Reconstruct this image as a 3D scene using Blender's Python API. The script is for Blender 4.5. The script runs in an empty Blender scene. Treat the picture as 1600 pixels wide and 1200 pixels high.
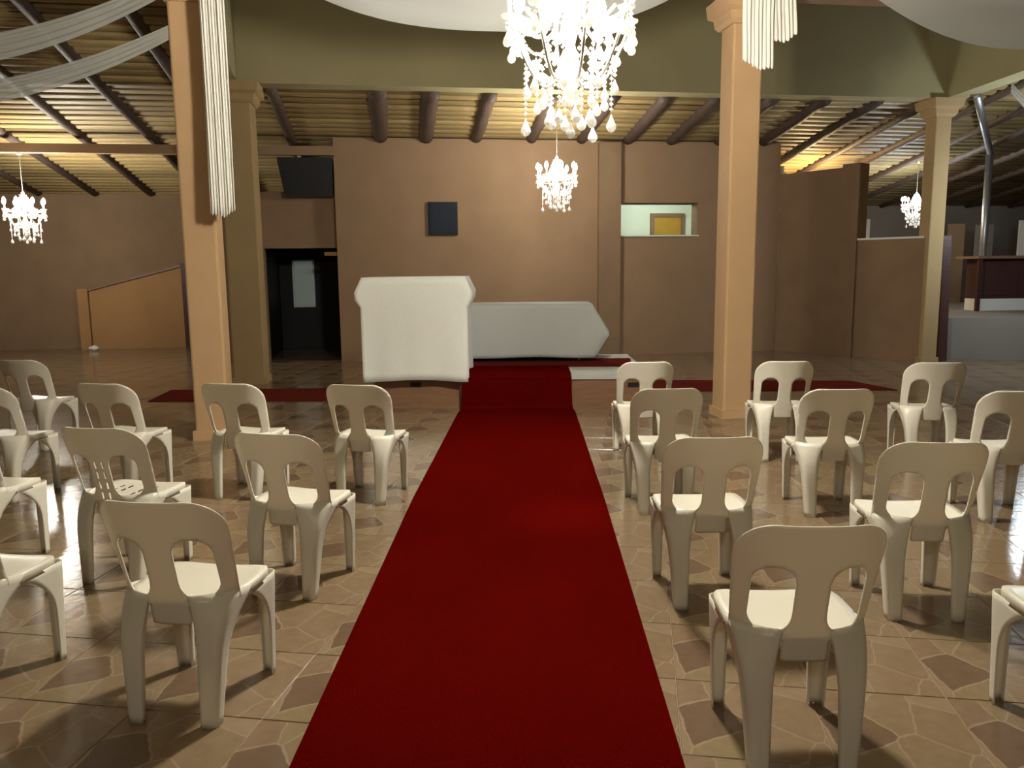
import bpy, bmesh, math, random
from mathutils import Vector, Matrix
random.seed(7)
S = bpy.context.scene
COL = S.collection
PI = math.pi

# ------------------------------------------------------------------ camera
F_PX, CAM_H = 1250.0, 1.57
yaw, roll, pitch = math.radians(1.15), math.radians(0.6), math.atan(182 / F_PX)
fwd = Vector((-math.sin(yaw) * math.cos(pitch), math.cos(yaw) * math.cos(pitch), -math.sin(pitch)))
r0 = Vector((math.cos(yaw), math.sin(yaw), 0)); u0 = r0.cross(fwd)
right = math.cos(roll) * r0 - math.sin(roll) * u0
up = math.cos(roll) * u0 + math.sin(roll) * r0
cam = bpy.data.cameras.new('camera'); camo = bpy.data.objects.new('camera', cam); COL.objects.link(camo)
cam.sensor_width = 36; cam.lens = F_PX / 1600 * 36; cam.clip_end = 200
camo.matrix_world = Matrix(((right.x, up.x, -fwd.x, 0), (right.y, up.y, -fwd.y, 0), (right.z, up.z, -fwd.z, CAM_H), (0, 0, 0, 1)))
S.camera = camo

# ------------------------------------------------------------------ world, exposure, lamps
w = bpy.data.worlds.new('night'); S.world = w; w.use_nodes = True
w.node_tree.nodes['Background'].inputs[0].default_value = (1.0, .86, .66, 1)
w.node_tree.nodes['Background'].inputs[1].default_value = .05
S.view_settings.view_transform = 'Standard'; S.view_settings.look = 'None'
S.view_settings.gamma = 1; S.view_settings.use_curve_mapping = False
S.view_settings.exposure = 1.0
S.cycles.use_denoising = True
S.cycles.sample_clamp_indirect = 6
WARM, COOL = (1.0, .945, .82), (.80, .91, 1.0)
P_MAIN, P_MID, P_LEFT, P_RIGHT, P_FAR, P_BEHIND, P_HATCH = 650, 140, 170, 75, 50, 60, 22

def lamp(name, loc, power, col, rad=.12, parent=None):
    l = bpy.data.lights.new(name, 'POINT'); l.energy = power; l.color = col; l.shadow_soft_size = rad
    o = bpy.data.objects.new(name, l); COL.objects.link(o); o.location = loc
    if parent: o.parent = parent
    return o

# hall frame: u runs along the back wall, v away from the camera (hall turned 9.5 degrees)
A = math.radians(9.5)
UX, VX = Vector((math.cos(A), math.sin(A), 0)), Vector((-math.sin(A), math.cos(A), 0))
P0 = Vector((-3.85, 11.0, 0))
def H(u, v, z=0.0):
    return P0 + u * UX + v * VX + Vector((0, 0, z))
def zroof(v): return 4.04 - .155 * v       # .06 below the undersides of the laths

lamp('cool_lamp', (7.4, 11.4, 2.5), P_RIGHT, COOL, .16)
lamp('rear_fill', (-.6, -2.4, 3.5), 75, WARM, .2)      # added fill behind the camera, no known source, lifts the chair backs
lamp('warm_lamp', (5.75, 16.0, 3.0), P_BEHIND, (1, .72, .38), .06)
lamp('hatch_lamp', H(7.2, 3.7, 3.0), P_HATCH, (.93, 1.0, .90), .15)

# ------------------------------------------------------------------ materials
def new_mat(name):
    m = bpy.data.materials.new(name); m.use_nodes = True
    nt = m.node_tree; return m, nt, nt.nodes['Principled BSDF']
def lk(nt, a, b): nt.links.new(a, b)
def mat(name, col, rough=.6, spec=.4, noise=.0, scale=8.0, bump=0.0, metal=0.0, rand=0.0, stretch=None, coord='Object'):
    m, nt, b = new_mat(name)
    b.inputs['Roughness'].default_value = rough; b.inputs['Specular IOR Level'].default_value = spec
    b.inputs['Metallic'].default_value = metal; b.inputs['Base Color'].default_value = (*col, 1)
    if noise or bump:
        tc = nt.nodes.new('ShaderNodeTexCoord'); mp = nt.nodes.new('ShaderNodeMapping')
        if stretch: mp.inputs['Scale'].default_value = stretch
        lk(nt, tc.outputs[coord], mp.inputs[0])
        n = nt.nodes.new('ShaderNodeTexNoise'); n.inputs['Scale'].default_value = scale; n.inputs['Detail'].default_value = 6
        lk(nt, mp.outputs[0], n.inputs['Vector'])
        mx = nt.nodes.new('ShaderNodeMix'); mx.data_type = 'RGBA'
        mx.inputs[6].default_value = (*[c * (1 - noise) for c in col], 1)
        mx.inputs[7].default_value = (*[min(1, c * (1 + noise)) for c in col], 1)
        lk(nt, n.outputs[0], mx.inputs[0]); last = mx.outputs[2]
        if rand:
            oi = nt.nodes.new('ShaderNodeObjectInfo'); hs = nt.nodes.new('ShaderNodeHueSaturation')
            ma = nt.nodes.new('ShaderNodeMapRange'); ma.inputs[3].default_value = 1 - rand; ma.inputs[4].default_value = 1 + rand
            lk(nt, oi.outputs['Random'], ma.inputs[0]); lk(nt, ma.outputs[0], hs.inputs['Value']); lk(nt, last, hs.inputs['Color']); last = hs.outputs[0]
        lk(nt, last, b.inputs['Base Color'])
        if bump:
            bp = nt.nodes.new('ShaderNodeBump'); bp.inputs['Strength'].default_value = bump; bp.inputs['Distance'].default_value = .02
            lk(nt, n.outputs[0], bp.inputs['Height']); lk(nt, bp.outputs[0], b.inputs['Normal'])
    return m
def emis(name, col, strength):
    m, nt, b = new_mat(name)
    b.inputs['Base Color'].default_value = (*col, 1); b.inputs['Emission Color'].default_value = (*col, 1)
    b.inputs['Emission Strength'].default_value = strength; return m

M = {}
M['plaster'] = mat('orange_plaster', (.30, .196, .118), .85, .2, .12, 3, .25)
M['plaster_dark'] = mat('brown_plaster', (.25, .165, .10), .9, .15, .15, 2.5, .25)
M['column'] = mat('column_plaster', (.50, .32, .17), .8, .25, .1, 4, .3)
M['dim_column'] = mat('dimmed_column_plaster', (.38, .27, .135), .85, .2, .1, 4, .3)  # column plaster darkened: weaker light at the rear put into the colour
M['olive'] = mat('olive_plaster', (.34, .30, .165), .85, .2, .1, 2, .2)
M['slab'] = mat('dark_slab', (.05, .04, .03), .9, .1, .1, 5)
M['lath'] = mat('lath_wood', (.31, .225, .10), .55, .3, .45, 5, .5, 0, .28, (.5, 6, 6))
M['log'] = mat('log_wood', (.075, .05, .038), .6, .4, .35, 7, .5, 0, .2, (6, .6, 6))
def plastic_mat():
    m, nt, b = new_mat('white_plastic')
    b.inputs['Base Color'].default_value = (.80, .77, .66, 1); b.inputs['Roughness'].default_value = .33
    tr = nt.nodes.new('ShaderNodeBsdfTranslucent'); tr.inputs[0].default_value = (.78, .66, .50, 1)
    mx = nt.nodes.new('ShaderNodeMixShader'); mx.inputs[0].default_value = .24
    lk(nt, b.outputs[0], mx.inputs[1]); lk(nt, tr.outputs[0], mx.inputs[2]); lk(nt, mx.outputs[0], nt.nodes['Material Output'].inputs[0])
    return m
M['plastic'] = plastic_mat()
M['carpet'] = mat('red_carpet', (.080, .0016, .0009), .95, .0, .30, 160, .6)
M['runner'] = mat('red_runner', (.11, .018, .012), .95, .0, .30, 120, .5)
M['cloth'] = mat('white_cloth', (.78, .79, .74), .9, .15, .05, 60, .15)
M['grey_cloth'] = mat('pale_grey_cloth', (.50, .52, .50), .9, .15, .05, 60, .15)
M['wood'] = mat('platform_wood', (.22, .115, .06), .6, .3, .3, 4, .2, 0, .08, (1, 6, 6))
M['platform_top'] = mat('grey_board', (.45, .45, .42), .7, .3, .1, 8)
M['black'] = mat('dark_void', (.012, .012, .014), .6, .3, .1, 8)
M['navy'] = mat('navy_panel', (.012, .018, .030), .6, .2, .25, 60, .3)
M['grout'] = mat('grout', (.29, .21, .14), .8, .2, .1, 12)
M['steel'] = mat('galvanised', (.36, .37, .38), .4, .5, .1, 12, 0, .8)
M['dark_wood'] = mat('dark_red_wood', (.06, .025, .022), .45, .4, .3, 5, .1, 0, 0, (1, 8, 8))
M['brown_wood'] = mat('brown_wood', (.22, .13, .08), .5, .4, .3, 5, .1, 0, 0, (1, 8, 8))
M['grey_wall'] = mat('grey_plaster', (.22, .20, .175), .8, .2, .1, 3, .2)
M['hatch_wall'] = mat('pale_green_wall', (.70, .76, .66), .8, .2, .03, 3)
M['yellow_door'] = mat('yellow_wood', (.42, .24, .035), .45, .4, .15, 5)
M['ramp'] = mat('ramp_plaster', (.36, .205, .09), .8, .2, .12, 3, .2)
M['bronze'] = mat('lamp_metal', (.75, .72, .66), .25, .6, 0, 1, 0, .6)
M['white_paint'] = mat('white_paint', (.75, .75, .72), .6, .3, .03, 6)
M['lit_pane'] = emis('lit_pane', (.20, .24, .21), .14)
M['bulb'] = emis('warm_bulb', (1, .93, .80), 45)
M['bulb_cool'] = emis('cool_bulb', (.85, .93, 1), 45)

def crystal_mat():
    m, nt, b = new_mat('cut_crystal')
    b.inputs['Base Color'].default_value = (.97, .96, .93, 1); b.inputs['Roughness'].default_value = .15
    b.inputs['Specular IOR Level'].default_value = .8
    tr = nt.nodes.new('ShaderNodeBsdfTranslucent'); tr.inputs[0].default_value = (.97, .96, .93, 1)
    mx = nt.nodes.new('ShaderNodeMixShader'); mx.inputs[0].default_value = .5
    lk(nt, b.outputs[0], mx.inputs[1]); lk(nt, tr.outputs[0], mx.inputs[2]); lk(nt, mx.outputs[0], nt.nodes['Material Output'].inputs[0])
    return m
M['crystal'] = crystal_mat()
def sheer_mat(name, col, alpha, trans=.45):
    m, nt, b = new_mat(name)
    b.inputs['Base Color'].default_value = (*col, 1); b.inputs['Roughness'].default_value = .8
    tr = nt.nodes.new('ShaderNodeBsdfTranslucent'); tr.inputs[0].default_value = (*col, 1)
    tp = nt.nodes.new('ShaderNodeBsdfTransparent')
    m1 = nt.nodes.new('ShaderNodeMixShader'); m1.inputs[0].default_value = trans
    m2 = nt.nodes.new('ShaderNodeMixShader'); m2.inputs[0].default_value = alpha
    out = nt.nodes['Material Output']
    lk(nt, b.outputs[0], m1.inputs[1]); lk(nt, tr.outputs[0], m1.inputs[2])
    lk(nt, tp.outputs[0], m2.inputs[1]); lk(nt, m1.outputs[0], m2.inputs[2]); lk(nt, m2.outputs[0], out.inputs[0])
    return m
M['sheer'] = sheer_mat('sheer_fabric', (.56, .57, .54), .80)
M['drape'] = sheer_mat('white_drape', (.92, .90, .84), .98, .12)

def tile_mat():
    m, nt, b = new_mat('crazy_paving_tile')
    uvn = nt.nodes.new('ShaderNodeUVMap'); uvn.uv_map = 'UVMap'
    ns = nt.nodes.new('ShaderNodeTexNoise'); ns.inputs['Scale'].default_value = 5; ns.inputs['Detail'].default_value = 2
    lk(nt, uvn.outputs[0], ns.inputs['Vector'])
    mixv = nt.nodes.new('ShaderNodeMix'); mixv.data_type = 'RGBA'; mixv.inputs[0].default_value = .07
    lk(nt, uvn.outputs[0], mixv.inputs[6]); lk(nt, ns.outputs[1], mixv.inputs[7])
    mp = nt.nodes.new('ShaderNodeMapping'); mp.inputs['Scale'].default_value = (3.1, 2.2, 1); mp.inputs['Rotation'].default_value = (0, 0, .5)
    lk(nt, mixv.outputs[2], mp.inputs[0])
    vc = nt.nodes.new('ShaderNodeTexVoronoi'); vc.voronoi_dimensions = '2D'; vc.inputs['Scale'].default_value = 1; vc.feature = 'F1'
    ve = nt.nodes.new('ShaderNodeTexVoronoi'); ve.voronoi_dimensions = '2D'; ve.inputs['Scale'].default_value = 1; ve.feature = 'DISTANCE_TO_EDGE'
    lk(nt, mp.outputs[0], vc.inputs['Vector']); lk(nt, mp.outputs[0], ve.inputs['Vector'])
    sp = nt.nodes.new('ShaderNodeSeparateColor'); lk(nt, vc.outputs['Color'], sp.inputs[0])
    cr = nt.nodes.new('ShaderNodeValToRGB'); cr.color_ramp.interpolation = 'CONSTANT'
    e = cr.color_ramp.elements
    e[0].position = 0; e[0].color = (.140, .088, .055, 1)
    e[1].position = .19; e[1].color = (.205, .135, .083, 1)
    for p, c in ((.36, (.24, .17, .105)), (.52, (.21, .145, .085)), (.68, (.235, .162, .11)), (.84, (.215, .158, .088))):
        x = e.new(p); x.color = (*c, 1)
    lk(nt, sp.outputs[0], cr.inputs[0])
    fine = nt.nodes.new('ShaderNodeTexNoise'); fine.inputs['Scale'].default_value = 9; fine.inputs['Detail'].default_value = 8
    lk(nt, uvn.outputs[0], fine.inputs['Vector'])
    mr0 = nt.nodes.new('ShaderNodeMapRange'); mr0.inputs[3].default_value = .8; mr0.inputs[4].default_value = 1.2
    lk(nt, fine.outputs[0], mr0.inputs[0])
    hs = nt.nodes.new('ShaderNodeHueSaturation'); lk(nt, cr.outputs[0], hs.inputs['Color']); lk(nt, mr0.outputs[0], hs.inputs['Value'])
    lt = nt.nodes.new('ShaderNodeMapRange'); lt.inputs[1].default_value = .008; lt.inputs[2].default_value = .030
    lt.inputs[3].default_value = 1; lt.inputs[4].default_value = 0
    lk(nt, ve.outputs['Distance'], lt.inputs[0])
    mx = nt.nodes.new('ShaderNodeMix'); mx.data_type = 'RGBA'; mx.inputs[7].default_value = (.275, .20, .13, 1)
    lk(nt, lt.outputs[0], mx.inputs[0]); lk(nt, hs.outputs[0], mx.inputs[6])
    lk(nt, mx.outputs[2], b.inputs['Base Color'])
    b.inputs['Roughness'].default_value = .17; b.inputs['Specular IOR Level'].default_value = .6
    bp = nt.nodes.new('ShaderNodeBump'); bp.inputs['Strength'].default_value = .12; bp.inputs['Distance'].default_value = .01
    lk(nt, fine.outputs[0], bp.inputs['Height']); lk(nt, bp.outputs[0], b.inputs['Normal'])
    return m
M['tile'] = tile_mat()

# ------------------------------------------------------------------ helpers
def link(name, me, parent=None, kind=None):
    o = bpy.data.objects.new(name, me); COL.objects.link(o)
    if parent: o.parent = parent
    if kind: o['kind'] = kind
    return o
def obj(name, bm, m, parent=None, smooth=False, kind=None):
    me = bpy.data.meshes.new(name)
    bmesh.ops.recalc_face_normals(bm, faces=bm.faces)
    bm.to_mesh(me); bm.free()
    me.materials.append(m)
    if smooth: me.polygons.foreach_set('use_smooth', [True] * len(me.polygons))
    return link(name, me, parent, kind)
def tag(o, label=None, cat=None, group=None, kind=None):
    for k, v in (('label', label), ('category', cat), ('group', group), ('kind', kind)):
        if v: o[k] = v
    return o
def empty(name, loc, rz=0, label=None, cat=None, group=None):
    o = bpy.data.objects.new(name, None); COL.objects.link(o); o.location = loc; o.rotation_euler = (0, 0, rz)
    return tag(o, label, cat, group)
def copy_tree(o, parent=None):
    c = o.copy(); COL.objects.link(c)
    if parent: c.parent = parent
    for ch in list(o.children): copy_tree(ch, c)
    return c
def hexa(bm, p):                       # eight corners: four below, four above
    v = [bm.verts.new(q) for q in p]
    for f in ((0, 3, 2, 1), (4, 5, 6, 7), (0, 1, 5, 4), (1, 2, 6, 5), (2, 3, 7, 6), (3, 0, 4, 7)):
        bm.faces.new([v[i] for i in f])
def box(bm, x0, x1, y0, y1, z0, z1):
    hexa(bm, [(x0, y0, z0), (x1, y0, z0), (x1, y1, z0), (x0, y1, z0), (x0, y0, z1), (x1, y0, z1), (x1, y1, z1), (x0, y1, z1)])
def hbox(bm, a0, a1, b0, b1, z0, z1):  # a box in the hall frame
    hexa(bm, [H(a0, b0, z0), H(a1, b0, z0), H(a1, b1, z0), H(a0, b1, z0), H(a0, b0, z1), H(a1, b0, z1), H(a1, b1, z1), H(a0, b1, z1)])
def slab_between(bm, p, q, t, z0, z1): # a wall of thickness t from p to q (t to the left of the way)
    p, q = Vector((*p, 0)), Vector((*q, 0)); n = (q - p).normalized().cross(Vector((0, 0, 1))) * -t
    c = [p, q, q + n, p + n]
    hexa(bm, [x + Vector((0, 0, z0)) for x in c] + [x + Vector((0, 0, z1)) for x in c])
def tube(bm, pts, rad, seg=8, cap=True):
    pts = [Vector(p) for p in pts]; rr = rad if isinstance(rad, (list, tuple)) else [rad] * len(pts)
    rings = []
    n = None
    for i, p in enumerate(pts):
        t = (pts[min(i + 1, len(pts) - 1)] - pts[max(i - 1, 0)]).normalized()
        if n is None: n = t.orthogonal().normalized()
        n = (n - t * n.dot(t)).normalized(); b = t.cross(n)
        rings.append([bm.verts.new(p + rr[i] * (math.cos(2 * PI * k / seg) * n + math.sin(2 * PI * k / seg) * b)) for k in range(seg)])
    for a, b in zip(rings, rings[1:]):
        for k in range(seg): bm.faces.new((a[k], a[(k + 1) % seg], b[(k + 1) % seg], b[k]))
    if cap: bm.faces.new(rings[0][::-1]); bm.faces.new(rings[-1])
def lathe(bm, prof, seg=12, c=(0, 0, 0)):
    rings = [[bm.verts.new((c[0] + r * math.cos(2 * PI * k / seg), c[1] + r * math.sin(2 * PI * k / seg), c[2] + z)) for k in range(seg)] for r, z in prof]
    for a, b in zip(rings, rings[1:]):
        for k in range(seg): bm.faces.new((a[k], a[(k + 1) % seg], b[(k + 1) % seg], b[k]))
    bm.faces.new(rings[0][::-1]); bm.faces.new(rings[-1])
def struct(name, bm, m, parent=None, label=None):
    o = obj(name, bm, m, parent)
    if not parent: o['kind'] = 'structure'
    if label: o['label'] = label
    return o

# ------------------------------------------------------------------ floor of printed tiles
TS, TA = .485, math.radians(-8)
bm = bmesh.new(); box(bm, -14, 18, -6, 24, -.2, -.004)
floor = struct('floor', bm, M['grout'])
def tile_mesh(quads):
    bm = bmesh.new(); uvl = bm.loops.layers.uv.new('UVMap')
    g, h, d = .0015, .0, .003
    for ox, oy in quads:
        a, b = ox + g, ox + TS - g; c, e = oy + g, oy + TS - g
        k = .002
        top = [bm.verts.new(p) for p in ((a + k, c + k, h), (b - k, c + k, h), (b - k, e - k, h), (a + k, e - k, h))]
        low = [bm.verts.new(p) for p in ((a, c, h - d), (b, c, h - d), (b, e, h - d), (a, e, h - d))]
        fs = [bm.faces.new(top)] + [bm.faces.new((low[i], low[(i + 1) % 4], top[(i + 1) % 4], top[i])) for i in range(4)]
        for f in fs:
            for l in f.loops: l[uvl].uv = ((l.vert.co.x - ox) / TS, (l.vert.co.y - oy) / TS)
    me = bpy.data.meshes.new('tile'); bm.to_mesh(me); bm.free(); me.materials.append(M['tile']); return me
ct, st = math.cos(TA), math.sin(TA)
T0 = Vector((-.95, 2.61))
def tw(i, j): return Vector((T0.x + i * TS * ct - j * TS * st, T0.y + i * TS * st + j * TS * ct))
near, rest = [], []
for i in range(-36, 44):
    for j in range(-20, 48):
        c = tw(i + .5, j + .5)
        if not (-13 < c.x < 17 and -5.5 < c.y < 23): continue
        seen = c.y > 1.9 and abs(c.x - .02 * c.y) < .66 * c.y + .35 and not (-.55 < c.x < .28)
        (near if seen else rest).append((i, j, c.length))
near.sort(key=lambda t: t[2]); rest += near[300:]; near = near[:300]
tm = tile_mesh([(0, 0)])
for i, j, _ in near:
    o = link('tile', tm, floor); p = tw(i, j); o.location = (p.x, p.y, random.uniform(-.0006, .0004)); o.rotation_euler = (0, 0, TA)
o = link('tile_field', tile_mesh([(i * TS, j * TS) for i, j, _ in rest]), floor, 'stuff'); o.location = (T0.x, T0.y, -.0002); o.rotation_euler = (0, 0, TA)

# ------------------------------------------------------------------ walls
bm = bmesh.new()
hbox(bm, 1.08, 5.95, 2.4, 2.7, 0, 3.72)
hbox(bm, 5.95, 7.39, 2.4, 2.7, 0, 2.113); hbox(bm, 5.95, 7.39, 2.4, 2.7, 2.672, 3.72); hbox(bm, 7.39, 8.92, 2.4, 2.7, 0, 3.72)
hbox(bm, 1.08, 1.38, 2.7, 6.2, 0, 3.3)
struct('wall_back', bm, M['plaster'], label='orange brown plaster wall behind the altar table')
bm = bmesh.new(); hbox(bm, 5.56, 5.95, 2.28, 2.4, 0, 3.68)
o = struct('trim_1', bm, M['plaster_dark'], label='pilaster on the back wall left of the serving hatch')
# recessed wall with a doorway, left of the back wall
bm = bmesh.new()
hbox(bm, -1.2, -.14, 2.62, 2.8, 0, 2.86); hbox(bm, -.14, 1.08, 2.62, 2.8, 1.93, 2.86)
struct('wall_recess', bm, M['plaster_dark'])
bm = bmesh.new(); hbox(bm, .86, 1.08, 2.52, 2.62, 1.80, 1.86); struct('trim_2', bm, M['ramp'])
# passage behind the doorway
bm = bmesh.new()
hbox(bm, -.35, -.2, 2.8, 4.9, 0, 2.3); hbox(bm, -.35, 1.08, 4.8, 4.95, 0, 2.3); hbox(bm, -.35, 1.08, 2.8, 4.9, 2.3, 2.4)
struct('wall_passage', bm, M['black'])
bm = bmesh.new(); hbox(bm, .05, .47, 4.74, 4.8, .84, 1.76)
win = struct('window_2', bm, M['white_paint'])
bm = bmesh.new(); hbox(bm, .085, .435, 4.72, 4.742, .875, 1.725)
obj('pane', bm, M['lit_pane'], win)
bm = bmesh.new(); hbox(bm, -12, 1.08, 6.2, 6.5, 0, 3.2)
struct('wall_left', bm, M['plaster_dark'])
# slanting wall right, with the open window, and rooms beyond
bm = bmesh.new()
n0, n1, n2 = (4.56, 14.84), (5.47, 13.72), (6.22, 12.80)
slab_between(bm, n0, n1, .22, 0, 3.17); slab_between(bm, n1, n2, .22, 0, 1.96)
struct('wall_right', bm, M['plaster_dark'])
bm = bmesh.new(); slab_between(bm, (5.30, 13.88), (5.49, 13.645), .30, 0, 3.22); struct('trim_3', bm, M['plaster_dark'])
bm = bmesh.new(); slab_between(bm, (5.50, 13.66), (6.2, 12.80), .26, 1.96, 1.99); struct('trim_4', bm, M['white_paint'])
bm = bmesh.new(); hbox(bm, 8.6, 22, 7.2, 7.5, 0, 3.4); struct('wall_far', bm, M['grey_wall'])
bm = bmesh.new()
box(bm, -13.6, -13.3, -6, 22, 0, 6); box(bm, 17, 17.3, -6, 24, 0, 6); box(bm, -13.6, 17.3, -6, -5.7, 0, 6)
struct('wall_front', bm, M['plaster_dark'])
# serving hatch and the lit room behind it
bm = bmesh.new()
hbox(bm, 5.93, 7.41, 2.37, 2.72, 2.088, 2.113); hbox(bm, 5.93, 7.41, 2.70, 2.73, 2.66, 2.69)
struct('window_1', bm, M['hatch_wall'], label='frame of the lit serving hatch in the back wall')
bm = bmesh.new()
hbox(bm, 5.4, 9.2, 5.0, 5.15, 0, 3.4); hbox(bm, 5.3, 5.45, 2.7, 5.1, 0, 3.4); hbox(bm, 9.0, 9.15, 2.7, 5.1, 0, 3.36)
hbox(bm, 5.4, 9.2, 2.7, 5.1, 3.20, 3.24)
struct('wall_kitchen', bm, M['hatch_wall'])
bm = bmesh.new()
hbox(bm, 7.36, 7.44, 4.93, 5.0, .6, 2.66); hbox(bm, 8.02, 8.10, 4.93, 5.0, .6, 2.66); hbox(bm, 7.44, 8.02, 4.93, 5.0, 2.58, 2.66)
door = struct('door_1', bm, M['brown_wood'], label='yellow wooden door in a dark frame seen through the hatch')
bm = bmesh.new(); hbox(bm, 7.44, 8.02, 4.95, 4.99, .6, 2.58); obj('door_leaf', bm, M['yellow_door'], door)

# ------------------------------------------------------------------ roof: slab, half-round laths, log rafters
bm = bmesh.new()
def roof_slab(bm, u_0, u_1, v_0, v_1):
    hexa(bm, [H(u_0, v_0, zroof(v_0) + .11), H(u_1, v_0, zroof(v_0) + .11), H(u_1, v_1, zroof(v_1) + .11), H(u_0, v_1, zroof(v_1) + .11),
              H(u_0, v_0, zroof(v_0) + .21), H(u_1, v_0, zroof(v_0) + .21), H(u_1, v_1, zroof(v_1) + .21), H(u_0, v_1, zroof(v_1) + .21)])
roof_slab(bm, -11, 20, .3, 7.4); roof_slab(bm, -11, -.2, -7, .3); roof_slab(bm, 10.6, 20, -7, .3)
ceil = struct('ceiling', bm, M['slab'])
bm = bmesh.new()
hbox(bm, -11, 20, -18, -7, 5.6, 5.7); hbox(bm, -.2, 10.6, -7, .3, 5.6, 5.7)
struct('ceiling_2', bm, M['olive'])
LP = .215
def lath_mesh(L):
    bm = bmesh.new(); a = []
    seg = 6
    for s in (0, 1):
        ring = []
        for k in range(seg + 1):
            t = PI * k / seg
            ring.append(bm.verts.new((s * L, -.092 * math.cos(t), -.050 * math.sin(t) ** .7)))
        a.append(ring)
    for k in range(seg): bm.faces.new((a[0][k], a[0][k + 1], a[1][k + 1], a[1][k]))
    bm.faces.new((a[0][0], a[1][0], a[1][seg], a[0][seg])); bm.faces.new(a[0]); bm.faces.new(a[1][::-1])
    bmesh.ops.recalc_face_normals(bm, faces=bm.faces)
    me = bpy.data.meshes.new('lath'); bm.to_mesh(me); bm.free(); me.materials.append(M['lath'])
    me.polygons.foreach_set('use_smooth', [True] * len(me.polygons)); return me
LM = {}
def lath(ua, ub, v):
    L = round(ub - ua, 2)
    if L not in LM: LM[L] = lath_mesh(L)
    o = link('lath', LM[L], ceil); o.location = H(ua, v, zroof(v) + .108 + random.uniform(-.006, .004))
    o.rotation_euler = (math.atan(-.145), 0, A + random.uniform(-.0012, .0012))
v = .42
while v < 7.3: lath(-11, 20, v); v += LP
v = .42 - LP
while v > -6.9: lath(-11, -.25, v); lath(10.65, 20, v); v -= LP
def rafter(u, va, vb, r):
    bm = bmesh.new(); n = 10
    pts = []
    for k in range(n + 1):
        q = va + (vb - va) * k / n
        pts.append(H(u + random.uniform(-.012, .012), q, zroof(q) + .07))
    rr = [r * (1.06 - .12 * k / n) * random.uniform(.97, 1.03) for k in range(n + 1)]
    tube(bm, pts, rr, 10)
    return obj('rafter', bm, M['log'], ceil, True)
for u in (1.86, 2.60, 3.45, 4.38, 5.27, 6.08, 6.86, 7.72, 8.56):
    rafter(u, .30, 2.36, .105 if u > 3 else .13)
for u in (9.45, 10.3, 11.2, 12.1, 13.0, 14.0, 15.1, 16.3, 17.5): rafter(u, -6.8 if u > 10.7 else .3, 7.15, .085)
for u in (.4, -.75, -1.8, -2.85, -3.92, -5.0, -6.1, -7.2, -8.3): rafter(u, -6.8 if u < -.5 else .3, 6.15 if u < 1 else 2.3, .085)
bm = bmesh.new(); hbox(bm, -9, 1.1, 2.30, 2.44, 3.42, 3.56)
tie = obj('beam', bm, M['plaster'])
tag(tie, 'long horizontal brown tie beam under the left rafters', 'beam', None, 'structure')
bm = bmesh.new(); tube(bm, [H(10.58, -.36, 4.0), H(13.02, 2.35, 3.60)], .055, 10)
o = obj('roof_pipe', bm, M['steel'], None, True); tag(o, 'silver metal pipe slanting under the roof right of the rear column', 'pipe')
bm = bmesh.new(); tube(bm, [H(13.06, 2.4, .68), H(13.06, 2.4, 3.66)], .065, 12)
o = obj('roof_post', bm, M['steel'], None, True); tag(o, 'grey metal post holding up the roof before the bar counter', 'post')

# ------------------------------------------------------------------ bulkhead beams round the middle bay
bm = bmesh.new(); hbox(bm, -.2, 10.6, -.02, .30, 4.03, 5.62)
struct('wall_bulkhead_back', bm, M['olive'], label='olive bulkhead over the rear pair of columns')
bm = bmesh.new(); slab_between(bm, H(.35, -3.9)[:2], H(.02, .1)[:2], .32, 4.03, 5.62); struct('wall_bulkhead_left', bm, M['olive'])
bm = bmesh.new(); slab_between(bm, H(10.35, .1)[:2], H(9.95, -3.9)[:2], .32, 4.03, 5.62); struct('wall_bulkhead_right', bm, M['olive'])
bm = bmesh.new(); hbox(bm, .1, 10.6, -3.90, -3.58, 4.14, 5.62); struct('wall_bulkhead_front', bm, M['plaster'])

def column(u, v, wd, ztop, label, m=None):
    h = wd / 2
    bm = bmesh.new()
    box(bm, -h, h, -h, h, 0, ztop)
    bmesh.ops.bevel(bm, geom=[e for e in bm.edges if abs(e.verts[0].co.z - e.verts[1].co.z) > 1], offset=.02, segments=2, affect='EDGES', profile=.5)
    o = obj('column', bm, m or M['column']); o.location = H(u, v); o.rotation_euler = (0, 0, A)
    tag(o, label, 'column', None, 'structure')
    bm = bmesh.new()
    hh = h + .02
    lathe4 = [(hh, ztop - .26), (hh + .03, ztop - .22), (hh + .04, ztop - .15), (hh + .085, ztop - .12), (hh + .10, ztop)]
    rings = [[bm.verts.new((sx * r, sy * r, z)) for sx, sy in ((-1, -1), (1, -1), (1, 1), (-1, 1))] for r, z in lathe4]
    for a, b in zip(rings, rings[1:]):
        for k in range(4): bm.faces.new((a[k], a[(k + 1) % 4], b[(k + 1) % 4], b[k]))
    bm.faces.new(rings[0][::-1]); bm.faces.new(rings[-1])
    obj('capital', bm, m or M['column'], o)
    bm = bmesh.new(); box(bm, -h - .02, h + .02, -h - .02, h + .02, 0, .09); obj('plinth', bm, m or M['column'], o)
    return o
column(.27, -3.66, .30, 4.14, 'tall orange column wrapped with the long hanging white drape')
column(5.47, -3.60, .305, 4.14, 'tall orange column right of the aisle with short white drape tails on top')
column(-.02, .14, .42, 4.03, 'rear column half hidden behind the draped left column', M['dim_column'])
column(10.36, .16, .26, 4.03, 'rear column at right end of the olive bulkhead near the open window', M['dim_column'])

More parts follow.
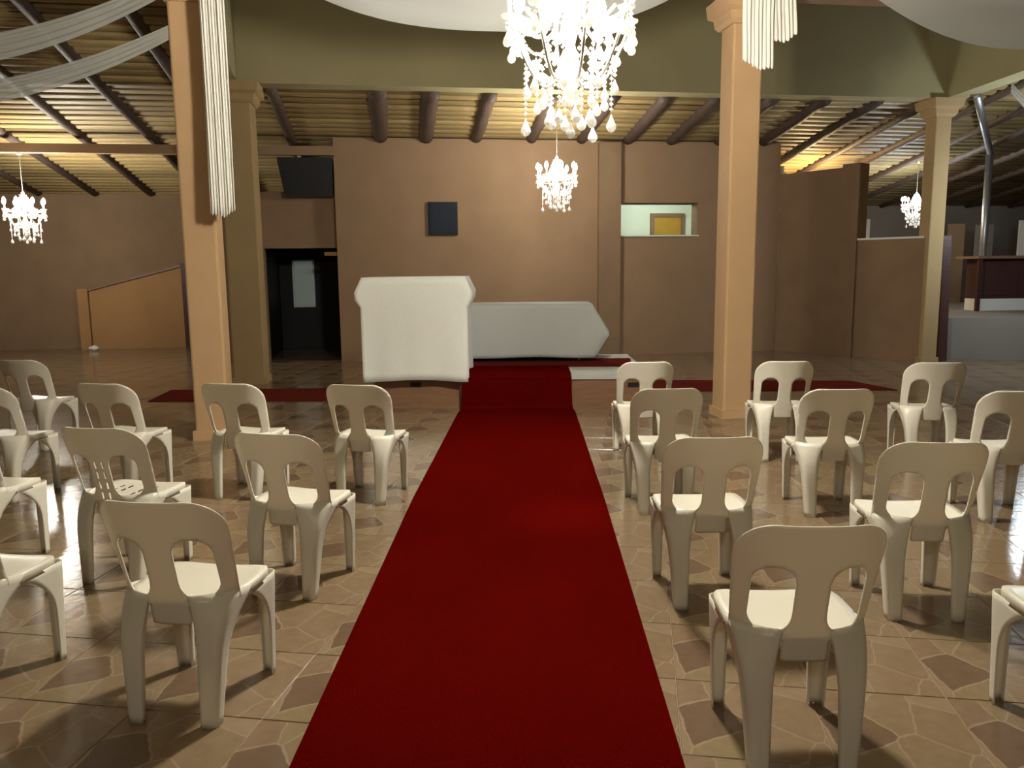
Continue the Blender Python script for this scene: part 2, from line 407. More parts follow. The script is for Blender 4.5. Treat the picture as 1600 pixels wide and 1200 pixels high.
# ------------------------------------------------------------------ carpets
def strip(name, pts, wd, m, thick=.008):     # a ribbon of carpet along points of its centre line (x, y, z)
    bm = bmesh.new(); rows = []
    for k, (x, y, z, wl, wr) in enumerate(pts):
        rows.append([bm.verts.new((x - wl, y, z)), bm.verts.new((x + wr, y, z))])
    for a, b in zip(rows, rows[1:]): bm.faces.new((a[0], a[1], b[1], b[0]))
    bmesh.ops.subdivide_edges(bm, edges=[e for e in bm.edges if len(e.link_faces) == 2 or e.is_boundary], cuts=3, use_grid_fill=True)
    o = obj(name, bm, m)
    return o
def solid(o, t, off=1.0):
    md = o.modifiers.new('thickness', 'SOLIDIFY'); md.thickness = t; md.offset = off; return o
PF = 8.82          # front of the platform
pts = [(-.14, -3.0, .004, .63, .63), (-.14, 2.3, .004, .625, .625), (-.14, 5.3, .004, .655, .655), (-.125, 8.55, .004, .64, .64),
       (-.12, PF - .05, .012, .63, .62), (-.12, PF - .025, .05, .625, .615), (-.12, PF - .02, .36, .615, .60), (-.12, PF + .02, .395, .61, .60), (-.12, 9.55, .395, .60, .60)]
o = solid(strip('aisle_carpet', pts, 0, M['carpet']), .008)
tag(o, 'long dark red carpet running up the aisle and over the platform edge', 'carpet')
def flat(name, cs, z, m, t, label, cat, group=None):
    bm = bmesh.new(); n = len(cs)
    a = [bm.verts.new((x, y, z)) for x, y in cs]; b = [bm.verts.new((x, y, z + t)) for x, y in cs]
    bm.faces.new(a[::-1]); bm.faces.new(b)
    for k in range(n): bm.faces.new((a[k], a[(k + 1) % n], b[(k + 1) % n], b[k]))
    return tag(obj(name, bm, m), label, cat, group)
flat('runner_carpet', [(-4.62, 9.50), (-1.80, 9.42), (-1.80, 10.50), (-4.74, 10.43)], .001, M['runner'], .008, 'red runner lying on the floor left of the platform', 'carpet')
flat('runner_carpet', [(1.40, 10.0), (4.62, 9.98), (4.36, 10.80), (1.40, 11.04)], .001, M['runner'], .008, 'red runner lying on the floor right of the platform', 'carpet')
flat('platform_carpet', [(-.72, 9.56), (1.24, 9.48), (1.33, 10.34), (-.72, 10.40)], .386, M['runner'], .008, 'dark red carpet laid across the platform under the long white table', 'carpet')

# ------------------------------------------------------------------ platform units
def platform(x0, x1, y0, y1, h, label):
    t = empty('platform_unit', ((x0 + x1) / 2, y0, 0), 0, label, 'platform', 'stage platform units')
    a, d = (x1 - x0) / 2, y1 - y0
    bm = bmesh.new(); box(bm, -a, a, .02, d - .02, .0, h - .05); obj('body', bm, M['wood'], t)
    bm = bmesh.new(); box(bm, -a, a, 0, d, h - .05, h); obj('top', bm, M['platform_top'], t)
    sx = -.08 if x0 < -.7 else a - .25
    bm = bmesh.new(); box(bm, sx, sx + .12, .008, .03, h - .14, h - .09); obj('hand_hole', bm, M['black'], t)
platform(-1.74, -.76, PF + .1, 10.9, .385, 'low brown platform unit under the tall draped table')
platform(-.755, .485, PF, 10.9, .385, 'middle platform unit covered by the red carpet')
platform(.49, 1.36, PF - .02, 10.9, .385, 'low brown platform unit right of the red carpet with bare grey top')

# ------------------------------------------------------------------ draped tables
def table(name, x, y, z, lx, ly, h, label):
    t = empty(name, (x, y, z), 0, label, 'table')
    bm = bmesh.new(); box(bm, -lx / 2, lx / 2, 0, ly, h - .03, h); obj('tabletop', bm, M['brown_wood'], t)
    for sx in (-1, 1):
        for yy in (.06, ly - .06):
            bm = bmesh.new(); cx = sx * (lx / 2 - .14); tube(bm, [(cx, yy, 0), (cx, yy, h - .03)], .018, 8); obj('leg', bm, M['steel'], t)
    return t
def cloth(name, x, y, zt, lx, ly, drop, ear, ear_at, hem_in, label, ripple=.012, fall=.45, m='cloth'):
    bm = bmesh.new(); N = 120; rows = []
    per = 2 * (lx + ly); L = 14
    random.seed(len(name) + int(lx * 100)); ph = [random.uniform(0, 6.28) for _ in range(4)]
    for j in range(L + 1):
        f = j / L; row = []
        for i in range(N):
            s = per * i / N
            if s < lx: px, py, nx, ny = -lx / 2 + s, 0, 0, -1
            elif s < lx + ly: px, py, nx, ny = lx / 2, s - lx, 1, 0
            elif s < 2 * lx + ly: px, py, nx, ny = lx / 2 - (s - lx - ly), ly, 0, 1
            else: px, py, nx, ny = -lx / 2, ly - (s - 2 * lx - ly), -1, 0
            dc = min(math.hypot(px - sx * lx / 2, py - yy) for sx in (-1, 1) for yy in (0, ly))
            cn = math.exp(-(dc / .10) ** 2)
            dx, dy = (px / (lx / 2 + 1e-6)), (py - ly / 2) / (ly / 2)
            e = f / ear_at if f < ear_at else 1 - min((f - ear_at) / fall, 1) * hem_in
            off = .006 + ripple * f * (math.sin(s * 17 + ph[0]) * .6 + math.sin(s * 9 + ph[1]))
            X = px + nx * off + (dx * ear * e * cn); Y = py + ny * off + (dy * .35 * ear * e * cn)
            z = zt - drop * f * (1 + .012 * math.sin(s * 5 + ph[2])) + .003
            row.append(bm.verts.new((X, Y, z)))
        rows.append(row)
    for a, b in zip(rows, rows[1:]):
        for k in range(N): bm.faces.new((a[k], a[(k + 1) % N], b[(k + 1) % N], b[k]))
    bm.faces.new(rows[0])
    o = obj(name, bm, M[m], None, True); o.location = (x, y, 0)
    md = o.modifiers.new('thickness', 'SOLIDIFY'); md.thickness = .003
    return tag(o, label, 'tablecloth')
table('tall_table', -1.25, 8.83, .385, 1.10, .60, 1.085, 'tall narrow table standing on the platform hidden under the larger hanging cloth')
cloth('tablecloth', -1.25, 8.80, 1.476, 1.13, .66, 1.15, .10, .18, .80, 'white cloth hung over the tall table left of the red carpet', .012, .10)
table('long_table', -.22, 10.06, .396, 2.02, .72, .704, 'long folding table on the platform hidden under the low white cloth')
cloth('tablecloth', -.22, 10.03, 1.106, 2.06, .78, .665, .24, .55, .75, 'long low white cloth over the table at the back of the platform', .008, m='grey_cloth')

# ------------------------------------------------------------------ chairs
CM = M['plastic']
def back_y(x, z):
    t = (z - .44) / .38
    yc = -.185 - .075 * max(t, -.3) - .02 * max(t, 0) ** 2
    wr = .125 - .06 * min(max(t, 0), 1) ** .8
    return yc + wr * (abs(x) / .225) ** 2.6
def sd_box(x, y, cx, cy, hx, hy, r):
    qx, qy = abs(x - cx) - hx + r, abs(y - cy) - hy + r
    return math.hypot(max(qx, 0), max(qy, 0)) + min(max(qx, qy), 0) - r
def grid_shell(bm, sd, x0, x1, z0, z1, step, fmap):
    nx, nz = int(round((x1 - x0) / step)), int(round((z1 - z0) / step))
    V = {}
    def vert(i, j):
        if (i, j) not in V: V[i, j] = [x0 + i * step, z0 + j * step]
        return (i, j)
    cells = []
    for i in range(nx):
        for j in range(nz):
            if sd(x0 + (i + .5) * step, z0 + (j + .5) * step) < 0: cells.append((i, j))
    cs = set(cells); cnt = {}
    for i, j in cells:
        for k in ((i, j), (i + 1, j), (i + 1, j + 1), (i, j + 1)): vert(*k); cnt[k] = cnt.get(k, 0) + 1
    for k, p in V.items():
        if cnt[k] < 4:
            for _ in range(4):
                d = sd(*p); h = 1e-4
                gx = (sd(p[0] + h, p[1]) - d) / h; gz = (sd(p[0], p[1] + h) - d) / h
                g = gx * gx + gz * gz
                if g < 1e-6: break
                mx = max(-step, min(step, d * gx / g)); mz = max(-step, min(step, d * gz / g))
                p[0] -= mx; p[1] -= mz
    B = {k: bm.verts.new(fmap(*p)) for k, p in V.items()}
    for i, j in cells:
        try: bm.faces.new((B[i, j], B[i + 1, j], B[i + 1, j + 1], B[i, j + 1]))
        except ValueError: pass
def bake(bm, name, thick, off=0.0):
    me = bpy.data.meshes.new(name); bmesh.ops.recalc_face_normals(bm, faces=bm.faces); bm.to_mesh(me); bm.free()
    me.materials.append(CM)
    tmp = bpy.data.objects.new(name, me); COL.objects.link(tmp)
    md = tmp.modifiers.new('s', 'SOLIDIFY'); md.thickness = thick; md.offset = off
    dg = bpy.context.evaluated_depsgraph_get(); dg.update()
    out = bpy.data.meshes.new_from_object(tmp.evaluated_get(dg)); out.name = name
    bpy.data.objects.remove(tmp); bpy.data.meshes.remove(me)
    out.polygons.foreach_set('use_smooth', [True] * len(out.polygons)); return out
def back_sd(slots):
    def sd(x, z):
        ax = abs(x)
        W = .212 + .016 * min(max((z - .44) / .25, 0), 1)
        outer = sd_box(ax * .228 / W, z, 0, .56, .228, .26, .105)
        if z < .62: outer = ax - W
        inner = .052 + .018 * min(max((.52 - z) / .18, 0), 1)
        oi = .052 if z > .52 else inner
        hole = sd_box(ax, z, (oi + .174) / 2, .563, (.174 - oi) / 2, .115, .056)
        d = max(outer, -hole)
        if z < .44:
            d = max(d, min(sd_box(ax, z, 0, .46, .072, .11, .008), .425 - z))
        if slots:
            for cx in (-.02, .02):
                for cz in (.46, .515, .57, .625):
                    d = max(d, -sd_box(x, z, cx, cz, .005, .018, .004))
        return d
    return sd
def seat_edge(th):
    c, s = math.cos(th), math.sin(th)
    if s < 0:
        lo, hi = 0, .5
        for _ in range(30):
            m_ = (lo + hi) / 2; x, y = m_ * c, m_ * s
            if y > back_y(min(abs(x), .225), .44) + .006 + max(0, abs(x) - .205) * 60: lo = m_
            else: hi = m_
        return lo * c, lo * s
    n = 5.0; r = (abs(c / .212) ** n + abs(s / .215) ** n) ** (-1 / n)
    return r * c, r * s
def seat_mesh(slots):
    bm = bmesh.new(); N = 48; R = 8; rows = []
    for k in range(1, R + 1):
        f = k / R; row = []
        for i in range(N):
            x, y = seat_edge(2 * PI * i / N); x *= f; y *= f
            z = .430 + .012 * (abs(x) / .212) ** 2 + .008 * max(0, -y / .19) ** 2 - .010 * max(0, (y - .13) / .085) ** 2
            row.append(bm.verts.new((x, y, z)))
        rows.append(row)
    c = bm.verts.new((0, 0, .430))
    for i in range(N): bm.faces.new((c, rows[0][i], rows[0][(i + 1) % N]))
    for dz, sc in ((-.012, 1.004), (-.04, 1.006)):
        rows.append([bm.verts.new((v.co.x * sc, v.co.y * (sc if v.co.y > 0 else 1), v.co.z + dz * min(1, max(.25, (v.co.y + .12) / .1)))) for v in rows[R - 1]])
    for a, b in zip(rows, rows[1:]):
        for i in range(N): bm.faces.new((a[i], a[(i + 1) % N], b[(i + 1) % N], b[i]))
    return bake(bm, 'seat', .004)
def leg_mesh(front, sx):
    bm = bmesh.new(); rows = []; n = 16
    for k in range(n + 1):
        t = k / n                       # 0 on the floor, 1 under the seat
        fl = max(0, (t - .45) / .55) ** 2.6
        if front:
            z = .414 * t; xo = .196 + .014 * t; yf = .206 + .004 * t; w1 = .046 + .022 * t; w2 = .044 + .020 * t; sg = 1
        else:
            z = .462 * t; xo = .166 + .034 * t; yf = -.222 + .030 * t; w1 = .056 + .044 * t; w2 = .046 + .032 * t; sg = -1
        r = .022
        foot = [(xo - w1 + .004, yf - sg * .026), (xo - w1, yf - sg * .006)]        # inner lip, rear face, corner, side face
        for q in range(5): foot.append((xo - w1 + .006 + (w1 - .006 - r) * q / 4, yf))
        for q in range(1, 4):
            a = PI / 2 * q / 4; foot.append((xo - r + r * math.sin(a), yf - sg * (r - r * math.cos(a))))
        for q in range(5): foot.append((xo, yf - sg * r - sg * (w2 - r) * q / 4))
        if front:
            top = [(.135, .19), (.135, .205)] + [(.14 + .05 * q / 4, .212) for q in range(5)]
            top += [(.188 + .024 * math.sin(PI / 2 * q / 4), .188 + .024 * math.cos(PI / 2 * q / 4)) for q in range(1, 4)]
            top += [(.212, .188 - .21 * q / 4) for q in range(5)]
        else:
            xs = [.074, .072] + [.076 + .10 * q / 4 for q in range(5)] + [.188, .198, .207]
            top = [(x, back_y(x, .455)) for x in xs]; top[0] = (.076, top[1][1] + .02)
            top += [(.212, back_y(.212, .455) + .005 + .12 * q / 4) for q in range(5)]
        rows.append([bm.verts.new((sx * (p[0] * (1 - fl) + q[0] * fl), p[1] * (1 - fl) + q[1] * fl, z - (0 if front else .034 * fl * max(0, k2 - 9) / 5))) for k2, (p, q) in enumerate(zip(foot, top))])
    for a, b in zip(rows, rows[1:]):
        for k in range(len(a) - 1): bm.faces.new((a[k], a[k + 1], b[k + 1], b[k]))
    return bake(bm, 'leg', .005)
def back_mesh(slots):
    bm = bmesh.new()
    grid_shell(bm, back_sd(slots), -.24, .24, .33, .83, .004 if slots else .010, lambda x, z: (x, back_y(x, z), z))
    return bake(bm, 'backrest', .006)
LEGS = [leg_mesh(f, s) for f in (True, False) for s in (-1, 1)]
SEAT = seat_mesh(False); BACK = back_mesh(False); BACK_S = back_mesh(True)
def build_chair(slots=False):
    t = empty('plastic_chair', (0, 0, 0))
    link('seat', SEAT, t)
    link('backrest', BACK_S if slots else BACK, t)
    for l in LEGS: link('leg', l, t)
    if slots:
        bm = bmesh.new()
        for q in (-.10, -.05, .05, .10):
            for yy in (-.06, .0, .06): box(bm, q - .003, q + .003, yy - .017, yy + .017, .428, .4365)
        obj('drain_slots', bm, M['black'], t, False, 'stuff')
    return t
proto = build_chair(); slotted = None
G = 'white plastic chairs set out in rows'
chairs = [  # back top centre x, y, turn in degrees, label
 (-1.26, 2.503, -7, 'white plastic chair nearest the camera left of the red carpet'),
 (-1.21, 3.591, -12, 'white plastic chair second from the front edge beside the left carpet border'),
 (-1.153, 5.146, -11, 'white plastic chair just left of the carpet with the tall draped table behind it'),
 (-2.03, 5.249, -9, 'white plastic chair standing directly before the draped left column'),
 (-2.92, 5.295, -10, 'white plastic chair behind the slotted one and left of the draped column'),
 (-2.13, 3.754, -10, 'white plastic chair with drain slots in its splat and seat'),
 (-4.44, 6.796, -6, 'white plastic chair farthest back at the left edge of the picture'),
 (-3.70, 5.20, -8, 'white plastic chair cut by the left edge just before the farthest left one'),
 (-2.17, 2.62, -8, 'white plastic chair at lower left edge with only its seat corner and front leg showing'),
 (-2.98, 3.86, -8, 'white plastic chair at left edge beside the slotted one with its back cut off'),
 (.849, 2.232, 0, 'white plastic chair nearest the camera right of the red carpet'),
 (.840, 3.450, 2, 'white plastic chair right of the carpet directly behind the nearest right one'),
 (.88, 4.881, 3, 'white plastic chair right of the carpet overlapping the farthest one by the platform'),
 (.95, 6.285, 3, 'white plastic chair right of the carpet closest to the platform unit'),
 (1.755, 3.322, -3, 'white plastic chair nearest in the second column right of the carpet'),
 (1.905, 4.806, -1, 'white plastic chair in the middle of the second column right of the carpet'),
 (2.04, 6.254, -2, 'white plastic chair just right of the column with the short drape tails'),
 (2.925, 4.682, -5, 'white plastic chair cut off by the right edge of the picture'),
 (3.14, 6.094, -6, 'white plastic chair farthest back at right below the rear column'),
 (1.86, 2.26, 0, 'white plastic chair outside the lower right corner with only a leg showing'),
]
for i, (x, y, a, lab) in enumerate(chairs):
    if 'slots' in lab: t = build_chair(True)
    else: t = proto if i == 0 else copy_tree(proto)
    ra = math.radians(a); d = .285      # the back's top leans .285 behind the seat's middle
    t.location = (x - math.sin(ra) * d, y + math.cos(ra) * d, .001); t.rotation_euler = (0, 0, ra)
    tag(t, lab, 'chair', G)

# ------------------------------------------------------------------ chandeliers
def octa(bm, c, rx, rz_up, rz_dn):
    v = [bm.verts.new((c[0] + rx * math.cos(k * PI / 3), c[1] + rx * math.sin(k * PI / 3), c[2])) for k in range(6)]
    a = bm.verts.new((c[0], c[1], c[2] + rz_up)); b = bm.verts.new((c[0], c[1], c[2] - rz_dn))
    for k in range(6): bm.faces.new((v[k], v[(k + 1) % 6], a)); bm.faces.new((v[(k + 1) % 6], v[k], b))
def hang(bm, p, n, step, r, drop):
    for k in range(n): octa(bm, (p[0], p[1], p[2] - step * k), r, r, r)
    z = p[2] - step * n
    rings = [[bm.verts.new((p[0] + rr * drop * math.cos(k * PI / 4), p[1] + rr * drop * math.sin(k * PI / 4), z - f * drop)) for k in range(8)] for rr, f in ((.02, 0), (.13, .3), (.28, .6), (.29, .75), (.18, .93), (.02, 1))]
    for a, b in zip(rings, rings[1:]):
        for k in range(8): bm.faces.new((a[k], a[(k + 1) % 8], b[(k + 1) % 8], b[k]))
def chandelier(label, bulb, full=True):
    # local origin: the level of the arm ends; radius .38
    t = empty('chandelier', (0, 0, 0), 0, label, 'chandelier', 'crystal chandeliers')
    bm = bmesh.new(); lathe(bm, [(.012, -.34), (.05, -.30), (.03, -.24), (.07, -.16), (.045, -.08), (.025, 0), (.05, .10), (.025, .18), (.02, .42), (.035, .46), (.008, .5)], 14)
    obj('stem', bm, M['crystal'], t, True)
    R = .36; n = 8
    for k in range(n):
        a = 2 * PI * k / n + .2; ca, sa = math.cos(a), math.sin(a)
        bm = bmesh.new(); pts = []
        for q in range(13):
            f = q / 12; pts.append((ca * (.05 + (R - .05) * f), sa * (.05 + (R - .05) * f), -.12 - .14 * math.sin(PI * f * 1.15) + .12 * f * f + (.06 * f)))
        e = pts[-1]
        tube(bm, pts, .009, 6); arm = obj('arm', bm, M['bronze'], t, True)
        bm = bmesh.new(); lathe(bm, [(.012, e[2]), (.045, e[2] + .012), (.05, e[2] + .025), (.014, e[2] + .03)], 10, (e[0], e[1], 0)); obj('drip_cup', bm, M['crystal'], arm)
        bm = bmesh.new(); lathe(bm, [(.013, e[2] + .03), (.013, e[2] + .11)], 8, (e[0], e[1], 0)); cd = obj('candle', bm, M['white_paint'], t)
        bm = bmesh.new(); lathe(bm, [(.010, e[2] + .11), (.030, e[2] + .14), (.036, e[2] + .17), (.026, e[2] + .21), (.004, e[2] + .245)], 10, (e[0], e[1], 0)); obj('bulb', bm, bulb, cd, True)
        def drop(p, n, step, r, dr):
            bm = bmesh.new(); hang(bm, p, n, step, r, dr); obj('crystal_drop', bm, M['crystal'], t, False, 'stuff')
        for da in (-.14, 0, .14): drop((math.cos(a + da) * (R + .01), math.sin(a + da) * (R + .01), e[2] - .005), 2, .024, .013, .085)
 
        bm = bmesh.new(); b2 = a + 2 * PI / n                       # swag of beads to the next arm and up to the crown
        for q in range(15):
            f = q / 14; aa = a + (b2 - a) * f
            octa(bm, (math.cos(aa) * R * .98, math.sin(aa) * R * .98, e[2] - .10 * math.sin(PI * f)), .011, .011, .011)
        obj('crystal_strand', bm, M['crystal'], t, False, 'stuff')
        for a2 in (a, a + .26, a + .52):
            bm = bmesh.new()
            for q in range(1, 20):
                f = q / 20; rr = R * (1 - f) + .04 * f
                octa(bm, (math.cos(a2) * rr, math.sin(a2) * rr, e[2] + .02 + (.44 - e[2]) * f - .17 * math.sin(PI * f)), .014, .014, .014)
            obj('crystal_strand', bm, M['crystal'], t, False, 'stuff')
        bm = bmesh.new()
        for q in range(13):
            f = q / 12; aa = a + (b2 - a) * f
            octa(bm, (math.cos(aa) * R * .72, math.sin(aa) * R * .72, -.06 - .10 * math.sin(PI * f)), .013, .013, .013)
        obj('crystal_strand', bm, M['crystal'], t, False, 'stuff')
        am = (a + b2) / 2
        drop((math.cos(am) * R * .98, math.sin(am) * R * .98, e[2] - .10), 1, .022, .013, .085)
        drop((math.cos(am) * R * .72, math.sin(am) * R * .72, -.16), 2, .024, .013, .085)
        drop((math.cos(a + .39) * .20, math.sin(a + .39) * .20, -.16), 5, .028, .014, .085)
        drop((math.cos(a) * .13, math.sin(a) * .13, -.20), 6, .028, .014, .10)
        if k % 3 == 1: drop((ca * .27, sa * .27, -.17), 9, .028, .013, .10)
    bm = bmesh.new()
    for q in range(24):
        a = 2 * PI * q / 24; octa(bm, (math.cos(a) * .20, math.sin(a) * .20, -.145), .016, .016, .016); octa(bm, (math.cos(a) * .13, math.sin(a) * .13, -.20), .014, .014, .014)
    obj('crystal_ring', bm, M['crystal'], t, False, 'stuff')
    bm = bmesh.new(); hang(bm, (0, 0, -.34), 3, .03, .014, .10); obj('crystal_drop', bm, M['crystal'], t, False, 'stuff')
    return t
def chain_to(t, z, sc, name='chain'):
    bm = bmesh.new(); tube(bm, [(0, 0, .48), (0, 0, z)], .006 / sc, 6)
    obj(name, bm, M['bronze'], t)
    bm = bmesh.new(); lathe(bm, [(.012, z - .05), (.05, z - .03), (.055, z)], 12); obj('ceiling_rose', bm, M['bronze'], t)
base = chandelier('large crystal chandelier hanging above the aisle', M['bulb'])
c2 = copy_tree(base); c3 = copy_tree(base)
cool = chandelier('small cool white chandelier in the room behind the open window at right', M['bulb_cool'])
base.location = (.263, 4.9, 2.85); chain_to(base, 5.6 - 2.85, 1); lamp('main_light', (0, 0, .22), P_MAIN, WARM, .16, base)
c2['label'] = 'small crystal chandelier before the orange back wall, above the long white table'
q = H(4.44, .47); c2.location = (q.x, q.y, 2.80); c2.scale = (.80,) * 3; chain_to(c2, (zroof(.47) - .02 + .08 - 2.80) / .8, .8); lamp('back_light', (0, 0, .25), P_MID, WARM, .14, c2)
c3['label'] = 'small crystal chandelier hanging from the tie beam at far left'
q = H(-3.72, 2.37); c3.location = (q.x, q.y, 2.44); c3.scale = (.80,) * 3; chain_to(c3, (3.42 - 2.44) / .8, .8); lamp('left_light', (0, 0, .25), P_LEFT, WARM, .24, c3)
cool.location = (7.79, 16.5, 2.64); cool.scale = (.70,) * 3; chain_to(cool, (3.56 - 2.64) / .70, .70); lamp('far_light', (0, 0, .25), P_FAR, COOL, .12, cool)

# ------------------------------------------------------------------ swags and drapes
def swag(p, q, sag0, sag1, depth, label, n=40, mrows=14, m=None, slack=0, flat=2.0):
    """cloth hung between p and q; sag0 / sag1: dip of its upper and lower edge; folds across"""
    bm = bmesh.new(); rows = []; p, q = Vector(p), Vector(q)
    side = (q - p).cross(Vector((0, 0, 1))).normalized()
    for j in range(mrows + 1):
        g = j / mrows; row = []
        for i in range(n + 1):
            f = i / n; c = 1 - abs(2 * f - 1) ** flat
            pos = p.lerp(q, f); sag = sag0 + (sag1 - sag0) * g
            fold = .025 * math.sin(g * 21) * c
            pos = pos + side * (depth * math.sin(PI * g) * c + fold) - Vector((0, 0, sag * c + .06 * g + slack * g))
            row.append(bm.verts.new(pos))
        rows.append(row)
    for a, b in zip(rows, rows[1:]):
        for i in range(n): bm.faces.new((a[i], a[i + 1], b[i + 1], b[i]))
    o = obj('swag', bm, m or M['sheer'], None, True)
    return tag(o, label, 'drape', 'white fabric swags under the ceiling')
swag(H(.45, -4.10, 4.58), H(5.35, -4.10, 4.60), .15, .90, .25, 'sheer white swag looped between the front columns behind the large chandelier', flat=2.6)
swag(H(5.60, -4.10, 4.85), H(10.4, -4.10, 4.85), .2, 1.17, .25, 'sheer white swag at upper right corner beyond the short drape tails')
swag(H(.14, -3.885, 3.66), H(-4.6, -3.87, 3.60), .55, .62, .03, 'lower of two white fabric strips sweeping out from the draped column at left', slack=.06)
swag(H(.12, -3.905, 4.03), H(-4.6, -3.87, 4.02), .58, .67, .03, 'upper of two white fabric strips sweeping out from the draped column at left', slack=.08)
swag(H(10.60, -1.0, 4.05), H(14.6, -1.0, 4.0), .85, .95, .03, 'white fabric strip under the dark roof at far right', slack=.08)
def tail(u0_, u1_, ztop, zb0, zb1, v, label, shift=0.0, pleats=7, narrow=1.0):
    bm = bmesh.new(); n, m_ = 72, 26; rows = []
    for j in range(m_ + 1):
        g = j / m_; row = []
        for i in range(n + 1):
            f = i / n
            uu = (u0_ + u1_) / 2 + (f - .5) * (u1_ - u0_) * (narrow + (1 - narrow) * g) + shift * g
            zb = zb0 + (zb1 - zb0) * f + .012 * math.sin(f * 6.28 * pleats) + .02 * math.sin(f * 7 + 1)
            z = ztop + (zb - ztop) * g
            vv = v + .011 * math.sin(f * 6.28 * pleats + .6 * math.sin(g * 5)) + .007 * math.sin(f * 6.28 * pleats * .37 + 1 + g) + .02 * math.sin(g * 4)
            row.append(bm.verts.new(H(uu, vv, z)))
        rows.append(row)
    for a, b in zip(rows, rows[1:]):
        for i in range(n): bm.faces.new((a[i], a[i + 1], b[i + 1], b[i]))
    o = obj('drape_tail', bm, M['drape'], None, True); solid(o, .004, 0)
    return tag(o, label, 'drape')
tail(.42, .63, 4.3, 2.04, 2.08, -3.98, 'long white pleated drape hanging down the left column', .0, 9)
tail(5.345, 5.655, 4.4, 3.47, 3.41, -3.93, 'longer of two white drape tails atop the column right of the aisle', -.015, 8)
tail(5.645, 5.885, 4.4, 3.66, 3.74, -3.90, 'shorter of two white drape tails atop the column right of the aisle', .0, 6)

# ------------------------------------------------------------------ things along the walls
bm = bmesh.new(); hbox(bm, 2.61, 3.11, 2.34, 2.40, 2.13, 2.68)
pn = obj('wall_panel', bm, M['black']); tag(pn, 'small dark navy square panel on the orange back wall', 'panel')
bm = bmesh.new(); hbox(bm, 2.635, 3.085, 2.325, 2.345, 2.155, 2.655); obj('grille', bm, M['navy'], pn)
bm = bmesh.new(); hexa(bm, [H(.28, 2.35, 2.76), H(1.05, 2.35, 2.76), H(1.05, 2.75, 2.80), H(.28, 2.75, 2.80), H(.18, 2.30, 3.38), H(1.06, 2.30, 3.38), H(1.06, 2.75, 3.38), H(.18, 2.75, 3.38)])
sp = obj('hanging_box', bm, M['black']); tag(sp, 'dark box hung under the tie beam above the dark doorway', 'box')
bm = bmesh.new(); hbox(bm, .5, .56, 2.4, 2.46, 3.38, 3.44); obj('bracket', bm, M['steel'], sp)
# stair parapet at left
bm = bmesh.new()
hexa(bm, [H(-4.11, 5.9, 0), H(-2.30, 5.9, 0), H(-2.30, 6.1, 0), H(-4.11, 6.1, 0), H(-4.11, 5.9, 1.18), H(-2.30, 5.9, 1.65), H(-2.30, 6.1, 1.65), H(-4.11, 6.1, 1.18)])
pr = obj('parapet', bm, M['ramp']); tag(pr, 'low orange parapet with sloping top against the far left wall', 'parapet')
bm = bmesh.new(); hexa(bm, [H(-4.13, 5.86, 1.18), H(-2.28, 5.86, 1.66), H(-2.28, 6.14, 1.66), H(-4.13, 6.14, 1.18), H(-4.13, 5.86, 1.23), H(-2.28, 5.86, 1.71), H(-2.28, 6.14, 1.71), H(-4.13, 6.14, 1.23)])
obj('coping', bm, M['brown_wood'], pr)
bm = bmesh.new(); hbox(bm, -4.32, -4.12, 5.84, 6.1, 0, 1.24); obj('end_post', bm, M['ramp'], pr)
bm = bmesh.new(); hbox(bm, -2.22, -1.98, 5.55, 5.8, 0, 1.68)
ps = obj('dark_post', bm, M['dark_wood']); tag(ps, 'dark square post at the high end of the orange parapet', 'post')
bm = bmesh.new(); hbox(bm, -2.24, -1.96, 5.53, 5.82, 1.68, 1.72); obj('cap', bm, M['dark_wood'], ps)
bm = bmesh.new(); bmesh.ops.create_icosphere(bm, subdivisions=2, radius=.09)
for vv in bm.verts: vv.co *= 1 + random.uniform(-.25, .2); vv.co.z = max(vv.co.z * .6, -.05)
o = obj('rag', bm, M['white_paint']); o.location = H(-4.0, 5.6, .05); tag(o, 'small crumpled white rag on the floor by the parapet foot', 'rag')

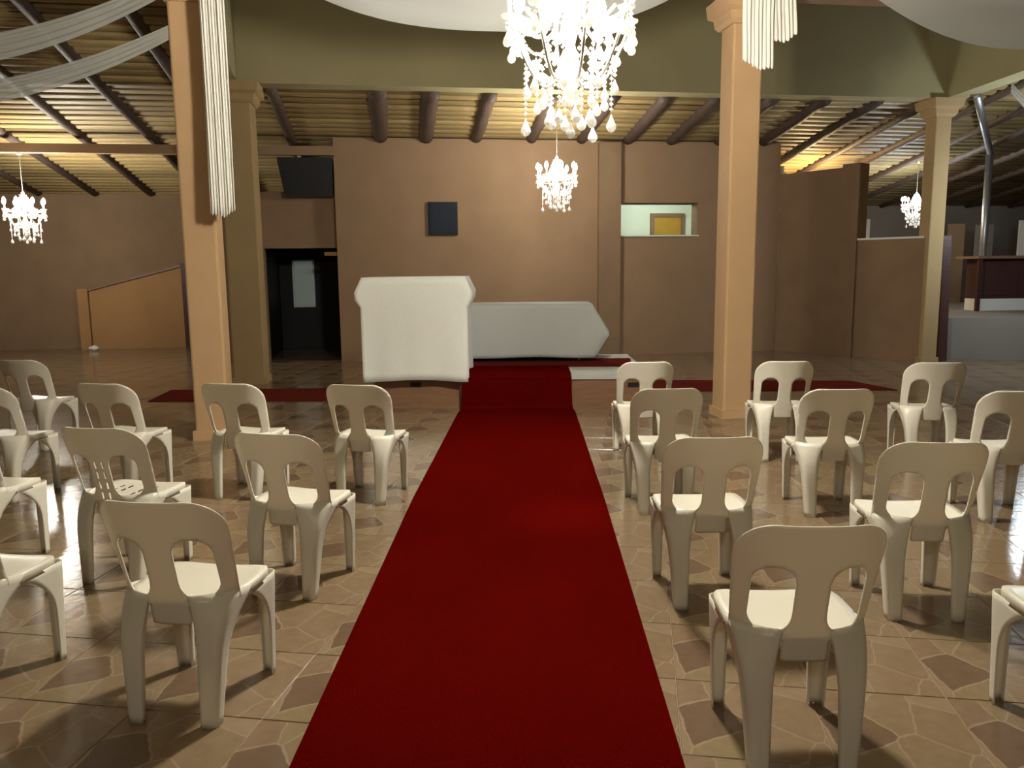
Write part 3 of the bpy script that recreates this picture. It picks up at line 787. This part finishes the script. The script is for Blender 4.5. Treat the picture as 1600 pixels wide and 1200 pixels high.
# raised floor and bar at right
bm = bmesh.new()
cs = [(6.86, 13.25), (17, 11.6), (17, 23), (9.3, 23), (7.9, 15.5)]
a = [bm.verts.new((x, y, 0)) for x, y in cs]; b = [bm.verts.new((x, y, .68)) for x, y in cs]
bm.faces.new(a[::-1]); bm.faces.new(b)
for k in range(5): bm.faces.new((a[k], a[(k + 1) % 5], b[(k + 1) % 5], b[k]))
struct('floor_raised', bm, M['grey_wall'], label='raised grey floor below the bar counter at far right')
t = empty('bar_counter', (0, 0, 0), 0, 'dark red wooden bar counter on the raised floor at far right', 'counter')
def at(px, Y): return Vector(((px - 825) / 1250 * Y, Y, 0))
c0, c1 = Vector((8.30, 15.05, .68)), Vector((11.0, 15.25, .68))
def cbox(bm, f0, f1, d0, d1, z0, z1):
    L = (c1 - c0); n = Vector((-L.y, L.x, 0)).normalized()
    P = lambda f, d, z: c0 + L * f + n * d + Vector((0, 0, z))
    hexa(bm, [P(f0, d0, z0), P(f1, d0, z0), P(f1, d1, z0), P(f0, d1, z0), P(f0, d0, z1), P(f1, d0, z1), P(f1, d1, z1), P(f0, d1, z1)])
bm = bmesh.new(); cbox(bm, -.02, 1, -.1, .6, 0.96, 1.01); obj('countertop', bm, M['brown_wood'], t)
bm = bmesh.new(); cbox(bm, .04, 1, .12, .5, .22, .96); obj('body', bm, M['dark_wood'], t)
bm = bmesh.new(); cbox(bm, -.005, .02, -.06, .0, 0, .96); obj('leg', bm, M['dark_wood'], t)
for k in range(4):
    bm = bmesh.new(); cbox(bm, .08 + .24 * k, .26 + .24 * k, .10, .125, .28, .90); obj('panel', bm, M['dark_wood'], t)
bm = bmesh.new(); cbox(bm, .03, 1, .08, .45, 0, .22); obj('lit_floor_strip', bm, M['white_paint'], t)  # white block standing in for the brighter lit floor under the counter
for k, (x0, x1, z0, z1, m, lab) in enumerate(((9.50, 9.86, .68, 2.44, 'plaster_dark', 'tall narrow tan board standing for a lit part of the far wall beside the rear column'),
                                         (10.12, 10.50, .68, 2.42, 'grey_wall', 'pale tan board standing for a lit part of the far wall behind the bar counter'),
                                         (11.08, 11.6, .68, 2.5, 'white_paint', 'white board standing for a lit part of the far wall at the right edge of the picture'))):
    bm = bmesh.new(); box(bm, x0, x1, 18.5, 18.56, z0, z1)  # added boards, toned to stand in for lit segments of the far wall
    tag(obj('lit_wall_board', bm, M[m]), lab, 'board')
bm = bmesh.new(); hexa(bm, [(6.64, 13.0, 0), (6.78, 13.0, 0), (6.78, 13.12, 0), (6.64, 13.12, 0), (6.61, 13.0, 2.0), (6.73, 13.0, 2.0), (6.73, 13.12, 2.0), (6.61, 13.12, 2.0)])
tag(obj('door_jamb', bm, M['dark_wood']), 'dark upright plank leaning beside the rear right column', 'plank')
bm = bmesh.new(); hbox(bm, 13.34, 13.72, 7.16, 7.2, 2.2, 2.66)
tag(obj('notice', bm, M['white_paint']), 'small white notice on the wall of the room seen through the open window', 'notice')
